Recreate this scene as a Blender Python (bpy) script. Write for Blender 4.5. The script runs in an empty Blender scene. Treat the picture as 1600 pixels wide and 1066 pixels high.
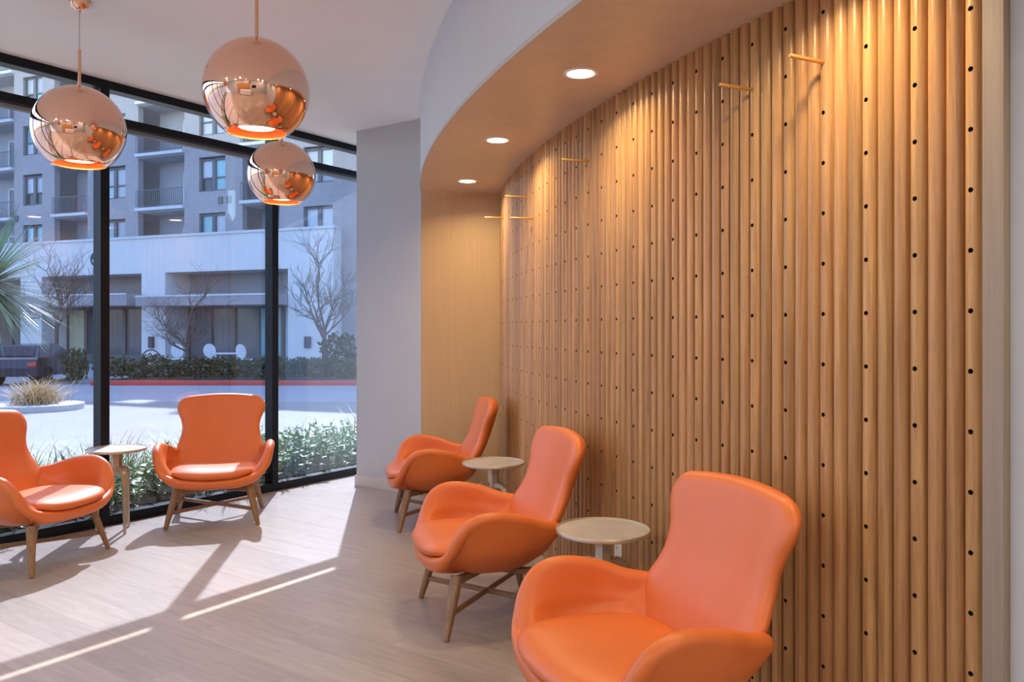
import bpy, bmesh, math, random
import numpy as np
from mathutils import Vector, Matrix

PI = math.pi
rnd = random.Random(7)
scene = bpy.context.scene
COL = scene.collection

# ---------------------------------------------------------------- camera
EYE, F, CX, HY = 1.5, 1244.0, 800.0, 515.5        # eye height, focal length (px of 1600), principal x, horizon y
cd = bpy.data.cameras.new('camera')
cd.sensor_width = 36.0
cd.lens = F / 1600 * 36
cd.shift_y = -(533 - HY) / 1600
cd.clip_start = 0.05
cd.clip_end = 500
cam = bpy.data.objects.new('camera', cd)
COL.objects.link(cam)
cam.location = (0, 0, EYE)
cam.rotation_euler = (PI / 2, 0, 0)
scene.camera = cam

# ---------------------------------------------------------------- view, world, sun
vs = scene.view_settings
vs.view_transform = 'Standard'
vs.look = 'None'
vs.gamma = 1.0
vs.use_curve_mapping = False
vs.exposure = 0.30

SUN_EL = math.radians(43.6)
SUN_D = Vector((0.141 * math.cos(SUN_EL), -0.99 * math.cos(SUN_EL), -math.sin(SUN_EL)))   # way the light travels
world = bpy.data.worlds.new('world')
scene.world = world
world.use_nodes = True
wn = world.node_tree
wn.nodes.clear()
w_out = wn.nodes.new('ShaderNodeOutputWorld')
w_bg = wn.nodes.new('ShaderNodeBackground')
w_sky = wn.nodes.new('ShaderNodeTexSky')
w_sky.sky_type = 'NISHITA'
w_sky.sun_disc = False
w_sky.sun_elevation = SUN_EL
w_sky.sun_rotation = math.atan2(-SUN_D.x, -SUN_D.y)
w_sky.air_density = 1.0
w_sky.dust_density = 1.6
w_bg.inputs['Strength'].default_value = 0.68
wn.links.new(w_sky.outputs[0], w_bg.inputs[0])
wn.links.new(w_bg.outputs[0], w_out.inputs[0])

sd = bpy.data.lights.new('sun', 'SUN')
sd.energy = 12.0
sd.angle = math.radians(0.53)
sd.color = (1.0, 0.98, 0.96)
sun = bpy.data.objects.new('sun', sd)
COL.objects.link(sun)
sun.rotation_euler = SUN_D.to_track_quat('-Z', 'Y').to_euler()
sun.location = (-3, 20, 30)

DOWNLIGHT_W = 7.5        # niche downlights
FILL_LIGHT_W = 25.0       # unseen fill downlights added behind the camera to brighten the lobby
PENDANT_W = 3.0

cy = scene.cycles
cy.max_bounces = 10
cy.diffuse_bounces = 5
cy.glossy_bounces = 5
cy.transparent_max_bounces = 16
cy.sample_clamp_indirect = 6.0
cy.caustics_reflective = False
cy.caustics_refractive = False
cy.blur_glossy = 0.5

# ---------------------------------------------------------------- materials
MAT = {}


def mat(name, color=(0.8, 0.8, 0.8), rough=0.5, metal=0.0, vary=0.0, vscale=8.0, bump=0.0, bscale=40.0,
        stretch=(1, 1, 1), emit=None, estr=0.0, spec=0.5, objrand=0.0, coat=0.0, detail=4.0):
    m = bpy.data.materials.new(name)
    m.use_nodes = True
    nt = m.node_tree
    b = nt.nodes['Principled BSDF']
    b.inputs['Roughness'].default_value = rough
    b.inputs['Metallic'].default_value = metal
    b.inputs['Specular IOR Level'].default_value = spec
    b.inputs['Coat Weight'].default_value = coat
    b.inputs['Base Color'].default_value = (*color, 1)
    tc = nt.nodes.new('ShaderNodeTexCoord')
    oi = nt.nodes.new('ShaderNodeObjectInfo')
    off = nt.nodes.new('ShaderNodeVectorMath')
    off.operation = 'ADD'
    sc_ = nt.nodes.new('ShaderNodeMath')
    sc_.operation = 'MULTIPLY'
    sc_.inputs[1].default_value = 37.0
    nt.links.new(oi.outputs['Random'], sc_.inputs[0])
    nt.links.new(tc.outputs['Object'], off.inputs[0])
    nt.links.new(sc_.outputs[0], off.inputs[1])
    mp = nt.nodes.new('ShaderNodeMapping')
    mp.inputs['Scale'].default_value = stretch
    nt.links.new(off.outputs[0], mp.inputs[0])
    src = None
    if vary > 0:
        n = nt.nodes.new('ShaderNodeTexNoise')
        n.inputs['Scale'].default_value = vscale
        n.inputs['Detail'].default_value = detail
        n.inputs['Roughness'].default_value = 0.6
        nt.links.new(mp.outputs[0], n.inputs['Vector'])
        r = nt.nodes.new('ShaderNodeValToRGB')
        r.color_ramp.elements[0].position = 0.3
        r.color_ramp.elements[1].position = 0.7
        r.color_ramp.elements[0].color = (*[max(0, c * (1 - vary)) for c in color], 1)
        r.color_ramp.elements[1].color = (*[min(1, c * (1 + vary)) for c in color], 1)
        nt.links.new(n.outputs['Fac'], r.inputs[0])
        src = r.outputs[0]
    if objrand > 0:
        hsv = nt.nodes.new('ShaderNodeHueSaturation')
        mr = nt.nodes.new('ShaderNodeMapRange')
        mr.inputs['To Min'].default_value = 1 - objrand
        mr.inputs['To Max'].default_value = 1 + objrand
        nt.links.new(oi.outputs['Random'], mr.inputs[0])
        nt.links.new(mr.outputs[0], hsv.inputs['Value'])
        if src:
            nt.links.new(src, hsv.inputs['Color'])
        else:
            hsv.inputs['Color'].default_value = (*color, 1)
        src = hsv.outputs[0]
    if src:
        nt.links.new(src, b.inputs['Base Color'])
    if bump > 0:
        n2 = nt.nodes.new('ShaderNodeTexNoise')
        n2.inputs['Scale'].default_value = bscale
        n2.inputs['Detail'].default_value = 3
        nt.links.new(mp.outputs[0], n2.inputs['Vector'])
        bp = nt.nodes.new('ShaderNodeBump')
        bp.inputs['Strength'].default_value = bump
        bp.inputs['Distance'].default_value = 0.002
        nt.links.new(n2.outputs['Fac'], bp.inputs['Height'])
        nt.links.new(bp.outputs[0], b.inputs['Normal'])
    if emit:
        b.inputs['Emission Color'].default_value = (*emit, 1)
        b.inputs['Emission Strength'].default_value = estr
    MAT[name] = m
    return m


def wood(name, dark, light, stretch, rough=0.45, objrand=0.12, fine=60.0, spec=0.4, wavy=True, huerand=0.0):
    """streaked grain along the axis with the smallest stretch"""
    m = bpy.data.materials.new(name)
    m.use_nodes = True
    nt = m.node_tree
    L = nt.links.new
    b = nt.nodes['Principled BSDF']
    b.inputs['Roughness'].default_value = rough
    b.inputs['Specular IOR Level'].default_value = spec
    tc = nt.nodes.new('ShaderNodeTexCoord')
    oi = nt.nodes.new('ShaderNodeObjectInfo')
    mul = nt.nodes.new('ShaderNodeMath')
    mul.operation = 'MULTIPLY'
    mul.inputs[1].default_value = 53.0
    L(oi.outputs['Random'], mul.inputs[0])
    add = nt.nodes.new('ShaderNodeVectorMath')
    add.operation = 'ADD'
    L(tc.outputs['Object'], add.inputs[0])
    L(mul.outputs[0], add.inputs[1])
    mp = nt.nodes.new('ShaderNodeMapping')
    mp.inputs['Scale'].default_value = stretch
    L(add.outputs[0], mp.inputs[0])
    n1 = nt.nodes.new('ShaderNodeTexNoise')
    n1.inputs['Scale'].default_value = 6.0
    n1.inputs['Detail'].default_value = 5
    n1.inputs['Distortion'].default_value = 0.6 if wavy else 0.0
    L(mp.outputs[0], n1.inputs['Vector'])
    n2 = nt.nodes.new('ShaderNodeTexNoise')
    n2.inputs['Scale'].default_value = fine
    n2.inputs['Detail'].default_value = 2
    L(mp.outputs[0], n2.inputs['Vector'])
    mx = nt.nodes.new('ShaderNodeMath')
    mx.operation = 'MULTIPLY_ADD'
    mx.inputs[1].default_value = 0.3
    L(n2.outputs['Fac'], mx.inputs[0])
    m2 = nt.nodes.new('ShaderNodeMath')
    m2.operation = 'MULTIPLY'
    m2.inputs[1].default_value = 0.7
    L(n1.outputs['Fac'], m2.inputs[0])
    L(m2.outputs[0], mx.inputs[2])
    r = nt.nodes.new('ShaderNodeValToRGB')
    r.color_ramp.elements[0].position = 0.36
    r.color_ramp.elements[1].position = 0.64
    r.color_ramp.elements[0].color = (*dark, 1)
    r.color_ramp.elements[1].color = (*light, 1)
    L(mx.outputs[0], r.inputs[0])
    hsv = nt.nodes.new('ShaderNodeHueSaturation')
    mr = nt.nodes.new('ShaderNodeMapRange')
    mr.inputs['To Min'].default_value = 1 - objrand
    mr.inputs['To Max'].default_value = 1 + objrand
    L(oi.outputs['Random'], mr.inputs[0])
    L(mr.outputs[0], hsv.inputs['Value'])
    L(r.outputs[0], hsv.inputs['Color'])
    if huerand:
        wnz = nt.nodes.new('ShaderNodeTexWhiteNoise')
        wnz.noise_dimensions = '1D'
        L(mul.outputs[0], wnz.inputs['W'])
        mh = nt.nodes.new('ShaderNodeMapRange')
        mh.inputs['To Min'].default_value = 0.5 - huerand
        mh.inputs['To Max'].default_value = 0.5 + huerand
        L(wnz.outputs['Value'], mh.inputs[0])
        L(mh.outputs[0], hsv.inputs['Hue'])
    L(hsv.outputs[0], b.inputs['Base Color'])
    bp = nt.nodes.new('ShaderNodeBump')
    bp.inputs['Strength'].default_value = 0.12
    bp.inputs['Distance'].default_value = 0.001
    L(n2.outputs['Fac'], bp.inputs['Height'])
    L(bp.outputs[0], b.inputs['Normal'])
    MAT[name] = m
    return m


def glass(name, tint, refl=1.0, ior=1.5):
    m = bpy.data.materials.new(name)
    m.use_nodes = True
    nt = m.node_tree
    nt.nodes.remove(nt.nodes['Principled BSDF'])
    out = nt.nodes['Material Output']
    tr = nt.nodes.new('ShaderNodeBsdfTransparent')
    tr.inputs[0].default_value = (*tint, 1)
    gl = nt.nodes.new('ShaderNodeBsdfGlossy')
    gl.inputs['Roughness'].default_value = 0.0
    fr = nt.nodes.new('ShaderNodeFresnel')
    # the same reflectance from either side of the pane: no total reflection on the way out
    geo = nt.nodes.new('ShaderNodeNewGeometry')
    iorm = nt.nodes.new('ShaderNodeMapRange')
    iorm.inputs['To Min'].default_value = ior
    iorm.inputs['To Max'].default_value = 1.0 / ior
    nt.links.new(geo.outputs['Backfacing'], iorm.inputs[0])
    nt.links.new(iorm.outputs[0], fr.inputs['IOR'])
    mu = nt.nodes.new('ShaderNodeMath')
    mu.operation = 'MULTIPLY'
    mu.inputs[1].default_value = refl
    mu.use_clamp = True
    mix = nt.nodes.new('ShaderNodeMixShader')
    nt.links.new(fr.outputs[0], mu.inputs[0])
    nt.links.new(mu.outputs[0], mix.inputs[0])
    nt.links.new(tr.outputs[0], mix.inputs[1])
    nt.links.new(gl.outputs[0], mix.inputs[2])
    nt.links.new(mix.outputs[0], out.inputs[0])
    MAT[name] = m
    return m


wood('slat_wood', (0.345, 0.172, 0.066), (0.555, 0.308, 0.13), (9, 9, 0.30), rough=0.30, objrand=0.15, huerand=0.004)
wood('panel_wood', (0.53, 0.355, 0.195), (0.60, 0.41, 0.235), (26, 26, 0.25), rough=0.45, objrand=0.02, wavy=False)
wood('soffit_wood', (0.63, 0.48, 0.35), (0.68, 0.525, 0.39), (1.2, 1.6, 1.2), rough=0.38, objrand=0.02, fine=40)
wood('trim_wood', (0.30, 0.235, 0.185), (0.35, 0.275, 0.22), (14, 14, 0.3), rough=0.5, objrand=0.02, wavy=False)
wood('floor_wood', (0.335, 0.275, 0.23), (0.41, 0.345, 0.29), (0.5, 5.0, 5.0), rough=0.30, objrand=0.07, fine=26)
wood('leg_wood', (0.23, 0.125, 0.058), (0.34, 0.20, 0.10), (14, 14, 0.8), rough=0.42, objrand=0.05)
mat('lip_paint', (0.60, 0.54, 0.48), 0.6)
mat('slat_hole_shade', (0.03, 0.016, 0.008), 0.8)  # shade inside the drilled holes, painted in as near-black wood
mat('slat_backing', (0.10, 0.055, 0.025), 0.8)
mat('plaster_grey', (0.53, 0.54, 0.56), 0.75, vary=0.02, vscale=3)
mat('plaster_fascia', (0.66, 0.69, 0.74), 0.75, vary=0.015, vscale=3)
mat('ceiling_white', (0.92, 0.93, 0.95), 0.85, vary=0.012, vscale=2)
mat('baseboard_paint', (0.62, 0.60, 0.58), 0.5)
mat('frame_black', (0.008, 0.010, 0.014), 0.45, spec=0.2)
mat('leather', (0.68, 0.16, 0.034), 0.42, vary=0.04, vscale=6, bump=0.06, bscale=500, spec=0.5)
mat('seam_leather', (0.42, 0.085, 0.016), 0.55)
mat('copper', (0.92, 0.56, 0.40), 0.03, metal=1.0)
mat('copper_rod', (0.86, 0.47, 0.30), 0.22, metal=1.0)
mat('cord', (0.45, 0.42, 0.42), 0.5)
mat('lamp_glow', (1, 0.8, 0.6), 0.5, emit=(1.0, 0.60, 0.30), estr=11.0)
mat('copper_inner', (0.85, 0.36, 0.16), 0.45, metal=0.6)
mat('downlight_lens', (1, 1, 1), 0.5, emit=(1.0, 0.90, 0.72), estr=14.0)
mat('downlight_trim', (0.85, 0.83, 0.80), 0.4)
mat('table_metal', (0.60, 0.58, 0.54), 0.38, metal=0.55, vary=0.10, vscale=9, stretch=(1, 1, 1))
mat('table_leg_metal', (0.52, 0.42, 0.30), 0.40, metal=0.55, vary=0.10, vscale=10)
mat('peg_brass', (0.80, 0.47, 0.16), 0.32, metal=0.7)
mat('outlet_white', (0.82, 0.82, 0.84), 0.4)
mat('outlet_slot', (0.05, 0.05, 0.05), 0.5)
glass('glass_tinted', (0.715, 0.77, 0.875), refl=1.8)
glass('glass_clear', (1.0, 1.0, 1.0), refl=0.6)
mat('gasket', (0.30, 0.33, 0.36), 0.5)
# outside
mat('street', (0.33, 0.33, 0.34), 0.9, vary=0.06, vscale=0.6)
mat('paving', (0.27, 0.255, 0.235), 0.9, vary=0.07, vscale=0.8)
mat('red_paint', (0.62, 0.07, 0.05), 0.7, vary=0.1, vscale=2)
mat('soil', (0.16, 0.11, 0.075), 0.95, vary=0.25, vscale=6)
mat('kerb', (0.55, 0.52, 0.48), 0.9, vary=0.06, vscale=3)
mat('stucco', (0.72, 0.70, 0.68), 0.9, vary=0.03, vscale=0.7)
mat('brick_far', (0.39, 0.36, 0.355), 0.9, vary=0.14, vscale=5, stretch=(1, 1, 5))
mat('brick_dark', (0.34, 0.31, 0.31), 0.9, vary=0.16, vscale=5, stretch=(1, 1, 5))
mat('panel_far', (0.42, 0.42, 0.44), 0.8, vary=0.03, vscale=1)
mat('recess_far', (0.32, 0.31, 0.31), 0.8, vary=0.05, vscale=1)
mat('slab_far', (0.66, 0.66, 0.66), 0.8)
mat('canopy_far', (0.36, 0.33, 0.33), 0.7)
mat('frame_far', (0.14, 0.135, 0.135), 0.5)
mat('frame_white', (0.70, 0.70, 0.70), 0.5)
mat('pane_blind', (0.52, 0.54, 0.58), 0.25, objrand=0.2)
mat('pane_teal', (0.30, 0.52, 0.55), 0.12, objrand=0.25)
mat('pane_dark', (0.12, 0.13, 0.14), 0.08, objrand=0.4)
mat('pane_curtain', (0.60, 0.58, 0.38), 0.3, objrand=0.15)
mat('sign_dark', (0.06, 0.055, 0.075), 0.5)
mat('sign_white', (0.8, 0.8, 0.82), 0.5)
mat('bark', (0.15, 0.115, 0.095), 0.9, vary=0.2, vscale=8)
mat('hedge_leaf', (0.07, 0.09, 0.04), 0.7, vary=0.3, vscale=3, objrand=0.2)
mat('grass_leaf', (0.36, 0.40, 0.20), 0.5, vary=0.35, vscale=5, objrand=0.2)
mat('broad_leaf', (0.27, 0.36, 0.16), 0.45, vary=0.35, vscale=7, objrand=0.2)
mat('dry_grass', (0.56, 0.40, 0.20), 0.8, vary=0.25, vscale=6)
mat('yucca_leaf', (0.20, 0.33, 0.24), 0.4, vary=0.3, vscale=5)
mat('car_paint', (0.035, 0.037, 0.045), 0.25, coat=0.5)
mat('car_glass', (0.02, 0.022, 0.026), 0.05)
mat('tyre', (0.02, 0.02, 0.02), 0.8)
mat('tail_red', (0.6, 0.05, 0.03), 0.3)
mat('cafe_white', (0.8, 0.8, 0.82), 0.5)
mat('desk_white', (0.8, 0.78, 0.77), 0.35)
mat('screen_black', (0.01, 0.01, 0.012), 0.12)
wood('back_wood', (0.40, 0.20, 0.085), (0.52, 0.28, 0.13), (3, 3, 0.3), rough=0.45, objrand=0.02)

# ---------------------------------------------------------------- mesh helpers


class MB:
    def __init__(self):
        self.v, self.f = [], []

    def add(self, vs_, fs_):
        o = len(self.v)
        self.v += [tuple(p) for p in vs_]
        self.f += [tuple(i + o for i in f) for f in fs_]
        return self

    def box(self, x0, x1, y0, y1, z0, z1):
        self.add([(x0, y0, z0), (x1, y0, z0), (x1, y1, z0), (x0, y1, z0), (x0, y0, z1), (x1, y0, z1), (x1, y1, z1), (x0, y1, z1)],
                 [(3, 2, 1, 0), (4, 5, 6, 7), (0, 1, 5, 4), (1, 2, 6, 5), (2, 3, 7, 6), (3, 0, 4, 7)])
        return self

    def cbox(self, x0, x1, y0, y1, z0, z1, c=0.004):
        """box with chamfered vertical and horizontal edges (three rings)"""
        def ring(i, z):
            return [(x0 + i, y0 + i + c, z), (x0 + i + c, y0 + i, z), (x1 - i - c, y0 + i, z), (x1 - i, y0 + i + c, z),
                    (x1 - i, y1 - i - c, z), (x1 - i - c, y1 - i, z), (x0 + i + c, y1 - i, z), (x0 + i, y1 - i - c, z)]
        vs_ = ring(c * 0.7, z0) + ring(0, z0 + c) + ring(0, z1 - c) + ring(c * 0.7, z1)
        fs_ = [tuple(range(7, -1, -1)), tuple(range(24, 32))]
        for k in range(3):
            for i in range(8):
                j = (i + 1) % 8
                fs_.append((k * 8 + i, k * 8 + j, k * 8 + 8 + j, k * 8 + 8 + i))
        self.add(vs_, fs_)
        return self

    def prism(self, poly, z0, z1):
        n = len(poly)
        vs_ = [(x, y, z0) for x, y in poly] + [(x, y, z1) for x, y in poly]
        fs_ = [tuple(range(n - 1, -1, -1)), tuple(range(n, 2 * n))]
        fs_ += [(i, (i + 1) % n, n + (i + 1) % n, n + i) for i in range(n)]
        self.add(vs_, fs_)
        return self

    def lathe(self, prof, n=32, cx=0.0, cy_=0.0):
        """prof: (r, z) from one pole or ring to the other"""
        base = len(self.v)
        for r, z in prof:
            for k in range(n):
                a = 2 * PI * k / n
                self.v.append((cx + r * math.cos(a), cy_ + r * math.sin(a), z))
        for j in range(len(prof) - 1):
            for k in range(n):
                k2 = (k + 1) % n
                self.f.append((base + j * n + k, base + j * n + k2, base + (j + 1) * n + k2, base + (j + 1) * n + k))
        return self

    def sweep(self, pts, secs, up=(0, 0, 1), cap=True):
        """secs: list of 2-D section polygons (same count), one for each point"""
        pts = [Vector(p) for p in pts]
        n = len(secs[0])
        base = len(self.v)
        for i, p in enumerate(pts):
            a = pts[max(0, i - 1)]
            b = pts[min(len(pts) - 1, i + 1)]
            t = (b - a).normalized()
            u = Vector(up)
            s = t.cross(u)
            if s.length < 1e-4:
                s = t.cross(Vector((0, 1, 0)))
            s.normalize()
            w = s.cross(t).normalized()
            for (x, y) in secs[i]:
                self.v.append(tuple(p + s * x + w * y))
        for i in range(len(pts) - 1):
            for k in range(n):
                k2 = (k + 1) % n
                self.f.append((base + i * n + k, base + i * n + k2, base + (i + 1) * n + k2, base + (i + 1) * n + k))
        if cap:
            self.f.append(tuple(base + k for k in range(n - 1, -1, -1)))
            o = base + (len(pts) - 1) * n
            self.f.append(tuple(o + k for k in range(n)))
        return self

    def tube(self, pts, radii, n=8, up=(0, 0, 1)):
        if not hasattr(radii, '__len__'):
            radii = [radii] * len(pts)
        secs = [[(r * math.cos(2 * PI * k / n), r * math.sin(2 * PI * k / n)) for k in range(n)] for r in radii]
        return self.sweep(pts, secs, up)

    def bar(self, p0, p1, w0, h0, w1=None, h1=None, up=(0, 0, 1), c=0.25):
        """straight bar with a chamfered rectangular section that may taper"""
        w1 = w0 if w1 is None else w1
        h1 = h0 if h1 is None else h1

        def sec(w, h):
            k = min(w, h) * c
            return [(-w / 2 + k, -h / 2), (w / 2 - k, -h / 2), (w / 2, -h / 2 + k), (w / 2, h / 2 - k),
                    (w / 2 - k, h / 2), (-w / 2 + k, h / 2), (-w / 2, h / 2 - k), (-w / 2, -h / 2 + k)]
        return self.sweep([p0, p1], [sec(w0, h0), sec(w1, h1)], up)

    def mesh(self, name, m=None, smooth=None):
        me = bpy.data.meshes.new(name)
        me.from_pydata(self.v, [], self.f)
        if m:
            me.materials.append(MAT[m])
        bm = bmesh.new()
        bm.from_mesh(me)
        bmesh.ops.recalc_face_normals(bm, faces=bm.faces)
        bm.to_mesh(me)
        bm.free()
        if smooth is not None:
            me.polygons.foreach_set('use_smooth', [True] * len(me.polygons))
            me.set_sharp_from_angle(angle=math.radians(smooth))
        me.update()
        return me

    def build(self, name, m, parent=None, smooth=None):
        return link(name, self.mesh(name, m, smooth), parent)


def link(name, me, parent=None):
    o = bpy.data.objects.new(name, me)
    COL.objects.link(o)
    if parent:
        o.parent = parent
    return o


def tag(o, label=None, cat=None, group=None, kind=None):
    if label:
        o['label'] = label
    if cat:
        o['category'] = cat
    if group:
        o['group'] = group
    if kind:
        o['kind'] = kind
    return o


def empty(name, loc=(0, 0, 0), rz=0.0):
    o = bpy.data.objects.new(name, None)
    o.empty_display_size = 0.1
    COL.objects.link(o)
    o.location = loc
    o.rotation_euler = (0, 0, rz)
    return o


def copy_tree(o, parent=None):
    c = o.copy()
    COL.objects.link(c)
    if parent:
        c.parent = parent
    for ch in [x for x in bpy.data.objects if x.parent == o]:
        copy_tree(ch, c)
    return c


def struct(o):
    o['kind'] = 'structure'
    return o


def at(px, py, Z):
    """photo pixel at depth Z -> world point"""
    return Vector(((px - CX) * Z / F, Z, EYE + (HY - py) * Z / F))


def catmull(P, n):
    """P: array (k, d); n samples through the points"""
    P = np.asarray(P, float)
    k = len(P)
    ext = np.vstack([2 * P[0] - P[1], P, 2 * P[-1] - P[-2]])
    out = []
    for q in np.linspace(0, k - 1, n):
        i = min(int(q), k - 2)
        t = q - i
        p0, p1, p2, p3 = ext[i], ext[i + 1], ext[i + 2], ext[i + 3]
        out.append(0.5 * ((2 * p1) + (-p0 + p2) * t + (2 * p0 - 5 * p1 + 4 * p2 - p3) * t * t + (-p0 + 3 * p1 - 3 * p2 + p3) * t ** 3))
    return np.array(out)


# ---------------------------------------------------------------- plan of the lobby
CEIL = 3.41
SOF = 2.73
ARC_C = Vector((11.8175, 8.1803))
R_SLAT, R_BACK, R_EDGE, R_LIGHT = 11.974, 11.942, 12.675, 12.29
ARC_NEAR, ARC_FAR = 43.735, 38.66         # arc positions (radius R_SLAT) of the two ends of the slatted wall


def arc(s, r):
    a = s / R_SLAT
    return Vector((ARC_C.x + r * math.cos(a), ARC_C.y + r * math.sin(a)))


W0 = Vector((-3.519, 5.472))               # foot of the window wall's inner face
WD = Vector((0.565, 0.825)).normalized()   # along the window wall, away from the camera
WN = Vector((-WD.y, WD.x))                 # outwards


def wp(s, out=0.0):
    return W0 + WD * s + WN * out


G0 = Vector((-1.494, 7.65))
G1 = Vector((-0.82, 7.19))
RET = wp(3.94)
RIGHT_DIR = (arc(ARC_NEAR, R_SLAT) - arc(ARC_NEAR - 0.3, R_SLAT)).normalized()
E2 = arc(ARC_NEAR, R_SLAT)
TR = E2 + RIGHT_DIR * 0.075
RB = TR + RIGHT_DIR * 6.2
BACK_Y = RB.y
s_back = (BACK_Y - W0.y) / WD.y
LB = wp(s_back)

# ---------------------------------------------------------------- floor, ceiling
fl = MB()
fl.prism([tuple(wp(s_back, 0.2)), tuple(wp(5.0, 0.2)), (1.2, 9.6), (2.2, 2.2), (RB.x + 0.3, RB.y - 0.1)][::-1], -0.12, -0.006)
floor = struct(fl.build('floor', 'floor_wood'))
PD = Vector((0.82, -0.572)).normalized()    # planks run square to the window wall
PQ = Vector((-PD.y, PD.x))
PL, PW = 1.22, 0.23
mb = MB()
mb.cbox(-PL / 2 + 0.0002, PL / 2 - 0.0002, -PW / 2 + 0.0002, PW / 2 - 0.0002, -0.005, 0.0, 0.0006)
plank_me = mb.mesh('plank', 'floor_wood')
rz_pl = math.atan2(PD.y, PD.x)
org = G0


def inside_floor(p):
    if (p - W0).dot(WN) > -0.02:
        return False
    if p.y < 1.5 or p.y > 8.9:
        return False
    if (Vector((p.x, p.y)) - ARC_C).length < R_SLAT + 0.02:
        return False
    return True


n_pl = 0
for j in range(-40, 40):
    for i in range(-12, 12):
        c = org + PD * ((i + (j * 0.37) % 1.0) * PL) + PQ * (j * PW)
        # keep only planks that can be seen from the lobby side of the room
        if c.y < 1.9 or c.y > 9.3 or abs(c.x) > 0.72 * c.y + 1.1:
            continue
        if (c - W0).dot(WN) > 0.75 or (c - ARC_C).length < R_BACK - 0.45 or c.x > 1.8:
            continue
        if c.x > -0.5 and c.y > 7.6:
            continue
        o = link('plank', plank_me, floor)
        o.location = (c.x, c.y, 0)
        o.rotation_euler = (0, 0, rz_pl)
        n_pl += 1

ce = MB()
ce.prism([tuple(wp(s_back, 0.16)), tuple(wp(5.0, 0.16)), (1.2, 9.6), (2.2, 2.2), (RB.x + 0.3, RB.y - 0.1)][::-1], CEIL, CEIL + 0.15)
struct(ce.build('ceiling', 'ceiling_white'))


def wall_seg(name, a, b, thick_dir, th, z0, z1, m, parent=None):
    q = MB()
    t = Vector(thick_dir).normalized() * th
    q.prism([tuple(a), tuple(b), tuple(Vector(b) + t), tuple(Vector(a) + t)], z0, z1)
    o = q.build(name, m, parent)
    if not parent:
        struct(o)
    return o


# grey wall next to the window and its return to the glass
gn = Vector((G1 - G0)).normalized()
gout = Vector((-gn.y, gn.x))
if gout.y < 0:
    gout = -gout
q = MB()
q.prism([tuple(G0), tuple(G1), tuple(G1 + Vector((0.1, 0.35))), tuple(RET + Vector((0.25, -0.05))), tuple(RET - WD * 0.0 + WN * -0.001)], 0, CEIL)
struct(q.build('wall_grey', 'plaster_grey'))
q = MB()
off = -gout * 0.012
q.prism([tuple(G0 + off - gn * 0.012), tuple(G1 + off), tuple(G1), tuple(G0 - gn * 0.0)], 0.001, 0.105)
struct(q.build('baseboard_grey', 'baseboard_paint'))

# wooden end panel of the niche
pe = arc(ARC_FAR - 0.02, R_SLAT - 0.02)
wall_seg('wall_niche', G1 + Vector((0.002, 0)), pe + Vector((0.12, 0.0)), (0, 1), 0.04, 0, SOF + 0.01, 'panel_wood')

# curved wall behind the slats, each slat its own piece
bk = MB()
pts_out, pts_in = [], []
for k in range(41):
    s = ARC_FAR - 0.05 + (ARC_NEAR - ARC_FAR + 0.05) * k / 40
    pts_out.append(tuple(arc(s, R_BACK)))
    pts_in.append(tuple(arc(s, R_BACK - 0.12)))
bk.prism(pts_out + pts_in[::-1], 0, SOF + 0.02)
wall_right = struct(bk.build('wall_right', 'slat_backing'))

PITCH = 0.179 / 3
HOLE0, HSTEP, NROW = 2.630, 0.179, 15


def slat_mesh(holes):
    hw, dp = PITCH / 2 - 0.0012, R_SLAT - R_BACK
    prof = [(-hw, -0.004), (hw, -0.004)]
    for k in range(13):
        a = PI * k / 12
        prof.append((hw * math.cos(a), dp * math.sin(a) if 0 < k < 12 else 0.0))
    q = MB()
    q.prism(prof, 0.002, SOF + 0.005)
    me = q.mesh('slat', 'slat_wood')
    if holes:
        cut = MB()
        for j in range(NROW):
            z = HOLE0 - HSTEP * j
            n = 14
            vs_ = [(0.0078 * math.cos(2 * PI * k / n), y, z + 0.0078 * math.sin(2 * PI * k / n)) for y in (0.002, 0.06) for k in range(n)]
            fs_ = [tuple(range(n)), tuple(range(2 * n - 1, n - 1, -1))] + [(k, n + k, n + (k + 1) % n, (k + 1) % n) for k in range(n)]
            cut.add(vs_, fs_)
        cme = cut.mesh('cutter', 'slat_hole_shade')
        o = link('tmp_slat', me)
        c = link('tmp_cut', cme)
        me.materials.append(MAT['slat_hole_shade'])
        for p in cme.polygons:
            p.material_index = 0
        md = o.modifiers.new('b', 'BOOLEAN')
        md.object = c
        md.operation = 'DIFFERENCE'
        md.solver = 'EXACT'
        md.material_mode = 'TRANSFER'
        dg = bpy.context.evaluated_depsgraph_get()
        me2 = bpy.data.meshes.new_from_object(o.evaluated_get(dg))
        bpy.data.objects.remove(o)
        bpy.data.objects.remove(c)
        me2.name = 'slat_drilled'
        me = me2
    me.polygons.foreach_set('use_smooth', [True] * len(me.polygons))
    me.set_sharp_from_angle(angle=math.radians(35))
    return me


slat_plain, slat_drilled = slat_mesh(False), slat_mesh(True)
n_slats = int((ARC_NEAR - 0.034 - ARC_FAR) / PITCH) + 1
slat_pos = []
for k in range(n_slats):
    s = 43.701 - k * PITCH
    p = arc(s, R_BACK)
    o = link('slat', slat_drilled if k % 3 == 0 else slat_plain, wall_right)
    o.location = (p.x, p.y, 0)
    a = s / R_SLAT
    o.rotation_euler = (0, 0, a - PI / 2)
    slat_pos.append(s)

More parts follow.
